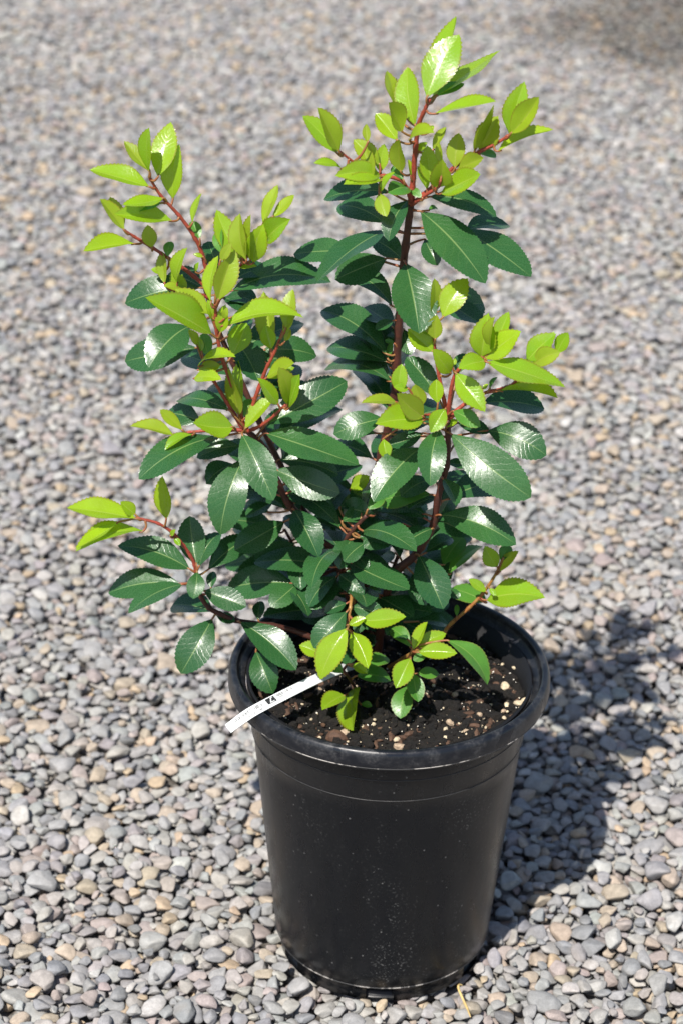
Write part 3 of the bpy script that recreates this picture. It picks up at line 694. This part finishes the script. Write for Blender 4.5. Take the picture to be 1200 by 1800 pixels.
leaves(E_, 'SE', [(560,480,257,382,118,'d',dict(t=-.01)),(590,465,560,257,112,'d',dict(t=-.03)),(600,470,692,326,80,'d',dict(t=-.02)),(640,482,812,352,100,'d',dict(dz=-.01)),(592,492,576,607,92,'d',dict(t=.02,dz=.006)),(520,542,218,582,112,'d',dict(dz=.002)),(532,545,303,668,84,'d',dict(dz=.008)),(620,572,800,640,96,'d',dict(dz=.006)),(650,562,660,490,84,'d',dict(dz=-.01)),
  (662,662,488,632,112,'d',dict(dz=-.01)),(655,692,524,922,142,'d',dict(t=.03)),(670,672,752,702,64,'d',dict(dz=-.01)),(770,702,1010,907,122,'d',dict(dz=.008,shine=1)),(840,830,912,1006,126,'d',dict(shine=1)),(850,695,862,615,110,'d',dict(dz=-.02)),])
leaves(Ff, 'F2', [(265,610,150,829,126,'n',dict(t=.02,dz=.024)),(282,626,352,782,92,'n',dict(dz=.008,shine=1)),(268,596,342,568,44,'n',dict(dz=.01)),(322,578,512,562,88,'n',dict(t=.01,dz=.006)),(262,540,122,694,112,'d',dict(shine=1)),(165,722,62,682,96,'n',dict(dz=-.012)),(300,640,330,560,60,'d',dict(dz=-.02)),(285,520,420,565,90,'d',dict(dz=-.01)),(262,505,170,545,70,'d',dict(dz=-.006))])
leaves(Ff, 'F3', [(530,737,468,864,102,'n',dict(t=.02,dz=.012)),(560,712,727,716,74,'n',dict(dz=.008,shine=1)),(538,702,602,583,52,'n'),(555,692,680,632,66,'n',dict(dz=-.004)),(685,662,854,849,80,'m',dict(t=.02)),(522,852,488,992,88,'m',dict(dz=.006,shine=1)),(540,800,562,922,72,'m'),(558,802,648,800,84,'m',dict(dz=-.006)),(530,690,448,612,62,'m',dict(dz=-.008)),(520,660,470,640,60,'d',dict(dz=-.01)),(600,720,540,745,50,'m')])
leaves(Ff, 'F4', [(292,862,290,1043,102,'n',dict(t=.025,dz=.01)),(255,892,158,956,74,'n',dict(t=.012)),(302,812,448,832,94,'m',dict(dz=.004)),(285,762,350,802,72,'n',dict(dz=.006)),(320,930,368,940,30,'m'),(250,800,190,760,60,'m',dict(dz=-.006)),(330,770,440,740,60,'m',dict(dz=-.006))])
leaves(Ff, 'F1', [(850,492,1098,482,132,'n',dict(t=.02,arch=.10)),(850,458,775,402,42,'n',dict(dz=.004)),(862,440,892,474,24,'n',dict(dz=.008)),(850,502,700,442,102,'m',dict(dz=-.006)),(895,352,842,262,88,'n',dict(t=.0)),(905,372,986,284,46,'o'),(912,332,948,262,52,'m',dict(dz=-.003)),(725,560,725,510,20,'m')])
leaves(Ff, 'SC', [(668,342,752,224,102,'m',dict(dz=-.03)),(690,382,832,264,62,'m',dict(dz=-.03)),(655,132,975,258,136,'d',dict(dz=.004,shine=1)),(640,152,778,222,92,'d',dict(dz=-.008)),(622,190,478,278,122,'d',dict(dz=.008)),(500,170,333,272,132,'d',dict(dz=-.002)),(565,302,668,530,138,'d',dict(dz=.012,shine=1)),(540,380,595,515,92,'d',dict(dz=.0)),(592,292,705,230,64,'d',dict(dz=-.012)),(455,368,298,350,102,'d',dict(dz=.004)),(368,412,455,395,56,'m',dict(dz=.01)),(342,455,405,455,44,'m',dict(dz=.008)),
  (400,480,545,562,92,'d',dict(dz=.004)),(560,582,692,600,104,'d',dict(dz=-.01)),(690,442,735,485,64,'d'),(640,60,520,110,90,'d',dict(dz=-.02)),(480,400,560,470,80,'d',dict(dz=-.01)),(500,560,430,640,80,'d',dict(dz=-.004)),(600,540,690,500,80,'d',dict(dz=-.02))])
leaves(Ff, 'MID', [(330,480,420,560,90,'d'),(230,382,336,467,82,'d',dict(t=.02,dz=.01)),(222,392,103,522,94,'d',dict(t=.02,dz=.01)),(300,230,420,150,100,'d',dict(dz=-.005)),(200,300,100,330,90,'d',dict(dz=-.02)),(340,250,250,330,90,'d'),(380,130,250,100,100,'d',dict(dz=-.01)),(350,110,420,60,70,'m')])
leaves(Cc, 'CU', [(590,282,606,113,42,'o'),(640,272,742,113,108,'n',dict(fold=.15,shine=1)),(610,362,616,260,88,'o',dict(dz=.006)),(602,412,498,318,88,'n'),(672,498,598,400,78,'n',dict(dz=.006,t=.012)),(600,350,560,330,40,'n')])
leaves(Cc, 'CR', [(795,432,826,253,112,'n',dict(dz=-.002)),(832,402,852,268,42,'o',dict(dz=.002)),(850,372,908,248,62,'n',dict(dz=-.004)),(810,442,958,328,106,'n'),(815,452,703,480,84,'n',dict(t=.02,dz=.006)),(692,497,812,656,102,'n',dict(dz=.008,shine=1)),(815,452,1137,556,106,'n',dict(dz=.008,fold=.14,shine=1)),(720,520,770,560,50,'n'),(680,470,690,438,24,'n')])
leaves(Cc, 'CX', [(980,452,1100,338,98,'n',dict(dz=-.003)),(1000,472,1117,413,74,'o',dict(t=.01)),(1070,410,1092,328,30,'n'),(1100,420,1148,333,62,'n',dict(dz=-.004)),(870,570,1107,600,38,'n'),(830,562,862,514,18,'m'),(800,562,824,542,40,'n',dict(dz=-.004))])
leaves(Cc, 'CL', [(562,690,366,704,114,'n',dict(t=.022,dz=.006)),(452,616,310,620,50,'o'),(470,582,474,460,68,'n'),(546,642,528,543,78,'o'),(562,676,454,580,94,'o',dict(t=.015,dz=.006)),(502,562,440,553,62,'n'),(620,622,614,523,78,'n'),(652,642,590,740,84,'n',dict(t=.015,dz=.008)),(400,765,418,852,58,'n',dict(dz=-.012)),(655,720,702,688,28,'n')])
leaves(Cc, 'SC', [(682,652,793,716,64,'m',dict(dz=.004)),(625,602,493,433,98,'d',dict(dz=-.012,t=-.02)),(700,502,735,418,84,'d',dict(dz=-.03)),(800,620,1052,642,98,'d',dict(dz=-.008)),(402,682,198,746,102,'d',dict(dz=-.004)),(370,742,228,766,44,'d',dict(dz=-.015)),(560,742,418,792,64,'d',dict(dz=-.01)),(670,742,997,1003,168,'d',dict(arch=.07,dz=.008,shine=1)),(820,732,1060,832,134,'d',dict(dz=-.012)),
  (625,727,590,957,112,'d',dict(t=.04,dz=.014)),(550,802,360,1022,142,'d',dict(t=.04,dz=.004)),(650,862,738,872,84,'d',dict(dz=-.01)),(640,925,692,1037,118,'d',dict(t=.02,dz=.01)),(592,990,378,1022,92,'m',dict(dz=-.006)),(700,700,830,740,60,'d',dict(dz=-.02)),(600,930,470,1000,90,'d',dict(dz=-.02)),(560,700,480,740,70,'d',dict(dz=-.02)),(720,760,780,830,70,'d',dict(dz=-.03))])
leaves(E_, 'TW', [(992,540,718,562,132,'d'),(1010,545,900,640,120,'d',dict(dz=.006)),(1020,530,930,450,100,'d',dict(dz=-.01)),(985,560,1060,680,110,'d',dict(dz=.006)),(1100,510,1010,640,110,'d'),(1090,520,1150,640,110,'d',dict(dz=.006))])
# the far side of the shrub: leaves that close its heart and shade the soil
heart = ([], [], [], [])
for key, n_, sd in (('BK', 26, 5), ('BQ', 26, 6), ('SR', 18, 8), ('BL', 12, 9), ('TL', 12, 10), ('SC', 10, 12), ('MID', 12, 14)):
    r9 = random.Random(sd); o9, path9, rad9 = BR[key]
    for q in range(n_):
        i9 = int((.20+.78*(q+.5)/n_)*(len(path9)-1)) if key in ('BK', 'BQ', 'MID') else int((.26+.44*(q+.5)/n_)*(len(path9)-1))
        p9 = path9[i9]; a9 = q*2.4+r9.uniform(-.4, .4)
        if key in ('SR', 'BL', 'TL', 'SC'): a9 = math.radians(r9.uniform(20, 160))
        d9 = Vector((math.cos(a9), math.sin(a9), r9.uniform(-.15, .35))).normalized(); L9 = r9.uniform(.050, .075)
        b9 = p9+d9*.010; t9 = b9+d9*L9
        def pj(p): d = p-CAM; zc = d.dot(cf); return (600+F_PX*d.dot(cr)/zc, 900-F_PX*d.dot(cu)/zc)
        bb9, tt9 = pj(b9), pj(t9)
        leaf(O, key, *bb9, *tt9, L9*.42*F_PX/1.95*.75, 'd', t=b9.y-t9.y, dz=path9[i9].y-b9.y, into=heart)
tag(mesh_obj('inner_foliage', heart[0], heart[1], [LM['d'], SM['pet']], shrub, uvs=heart[2], midx=heart[3]), 'dark leaves at the shaded heart of the shrub', kind='stuff')

# ------------------------------------------------------------------ plant label
m_tag, nt, b, out = newmat('label_plastic'); b.inputs['Base Color'].default_value = (.78, .80, .80, 1); b.inputs['Roughness'].default_value = .4
m_ink, nt, b, out = newmat('label_ink'); b.inputs['Base Color'].default_value = (.025, .026, .028, 1); b.inputs['Roughness'].default_value = .5
m_ink2, nt, b, out = newmat('label_fine_print'); b.inputs['Base Color'].default_value = (.07, .072, .076, 1); b.inputs['Roughness'].default_value = .5
ctrl = [PZ(401, 1281, .3100), PZ(425, 1263, .3172), PZ(452, 1246, .3200), PZ(510, 1216, .3190), PZ(568, 1188, .3095), PZ(610, 1172, .2960), PZ(640, 1168, .2700)]
lp = catmull(ctrl, 12); LW = .0102
def strip_frame(i):
    t = (lp[min(i+1, len(lp)-1)]-lp[max(i-1, 0)]).normalized()
    s = Vector((0, 0, 1)).cross(t).normalized(); s = (s+Vector((0, 0, 1))*.45*(1 if s.y > 0 else -1)).normalized()
    s = (s-t*s.dot(t)).normalized(); n_ = t.cross(s)
    return t, s, n_ if n_.z > 0 else -n_
cum = [0]
for i in range(1, len(lp)): cum.append(cum[-1]+(lp[i]-lp[i-1]).length)
def on_strip(d, v, hgt):
    i = 0
    while i < len(lp)-2 and cum[i+1] < d: i += 1
    k = (d-cum[i])/(cum[i+1]-cum[i]); t, s, n_ = strip_frame(i); t2, s2, n2 = strip_frame(i+1)
    return lp[i].lerp(lp[i+1], k)+(s.lerp(s2, k))*v+(n_.lerp(n2, k))*hgt
vs_ = []; fs = []; nn = 80
for i in range(nn+1):
    d = cum[-1]*.999*i/nn
    for v, hh in ((-LW/2, 0), (LW/2, 0), (LW/2, -.0005), (-LW/2, -.0005)): vs_.append(on_strip(d, v, hh))
for i in range(nn):
    for k in range(4):
        k2 = (k+1) % 4; fs.append((i*4+k, i*4+k2, i*4+4+k2, i*4+4+k))
fs += [(3, 2, 1, 0), (nn*4, nn*4+1, nn*4+2, nn*4+3)]
label = mesh_obj('plant_label', vs_, fs, [m_tag], smooth=False)
tag(label, 'narrow white plastic plant label with small dark print resting across the pot rim', 'label')
def quadstrip(vs_, fs, d0, d1, v0, v1, h, sk=0.0):
    o = len(vs_); k = 3
    for i in range(k+1):
        d = d0+(d1-d0)*i/k; vs_ += [on_strip(d, v0, h), on_strip(d+sk, v1, h)]
    for i in range(k): fs.append((o+2*i, o+2*i+2, o+2*i+3, o+2*i+1))
px = cum[-1]/250
def words(name, d0, d1, v0, v1, mat, seed, dens):
    r = random.Random(seed); vs_, fs = [], []; d = d0
    while d < d1:
        wd = r.uniform(.0009, .0014)*dens
        if r.random() < .86:
            quadstrip(vs_, fs, d, d+wd*.36, v0, v1, .00018)
            vm = v0+(v1-v0)*r.choice((0, .42, .80)); quadstrip(vs_, fs, d, d+wd*.8, vm, vm+(v1-v0)*.2, .00018)
            if r.random() < .6: quadstrip(vs_, fs, d+wd*.55, d+wd*.82, v0, v1, .00018)
        d += wd*1.15
    mesh_obj(name, vs_, fs, [mat], label, smooth=False)
words('printed_name', .009, .041, -.0002, .0032, m_ink, 1, 1.25); words('fine_print', .012, .043, -.0034, -.0016, m_ink2, 2, .8)
words('fine_print', .060, .082, .0012, .0038, m_ink2, 3, .8); words('fine_print', .061, .068, -.0006, .0006, m_ink2, 4, .7)
vs_, fs = [], []; quadstrip(vs_, fs, .0462, .0570, -.0018, .0042, .00018); emb = mesh_obj('emblem', vs_, fs, [m_ink], label, smooth=False)
vs_, fs = [], []; quadstrip(vs_, fs, .0490, .0503, -.0012, .0036, .00036, .0035); quadstrip(vs_, fs, .0495, .0545, -.0012, -.0005, .00036, .0004); quadstrip(vs_, fs, .0520, .0548, .0030, .0035, .00036)
mesh_obj('emblem_stroke', vs_, fs, [m_tag], emb, smooth=False)

# ------------------------------------------------------------------ straw and scraps on the gravel
m_straw = plain('dry_straw', (.55, .40, .16), .6, .25, 120)
def straw(px, r0, label_):
    P = [PZ(a, b, z) for a, b, z in px]; path = catmull(P, 5); m = len(path)
    v_, f_ = tube(path, [r0*(1-.6*abs(2*i/(m-1)-1)**3) for i in range(m)], 5)
    return tag(mesh_obj('dry_grass_blade', v_, f_, [m_straw]), label_, 'grass blade')
straw([(812, 1732, .010), (806, 1731, .012), (805, 1738, .011), (813, 1757, .008), (820, 1772, .007), (826, 1788, .006)], .0013, 'bent dry straw-coloured grass blade lying on gravel beside the pot base')
print('LEAVES', LEAVES, 'PEBBLES', len(recs))
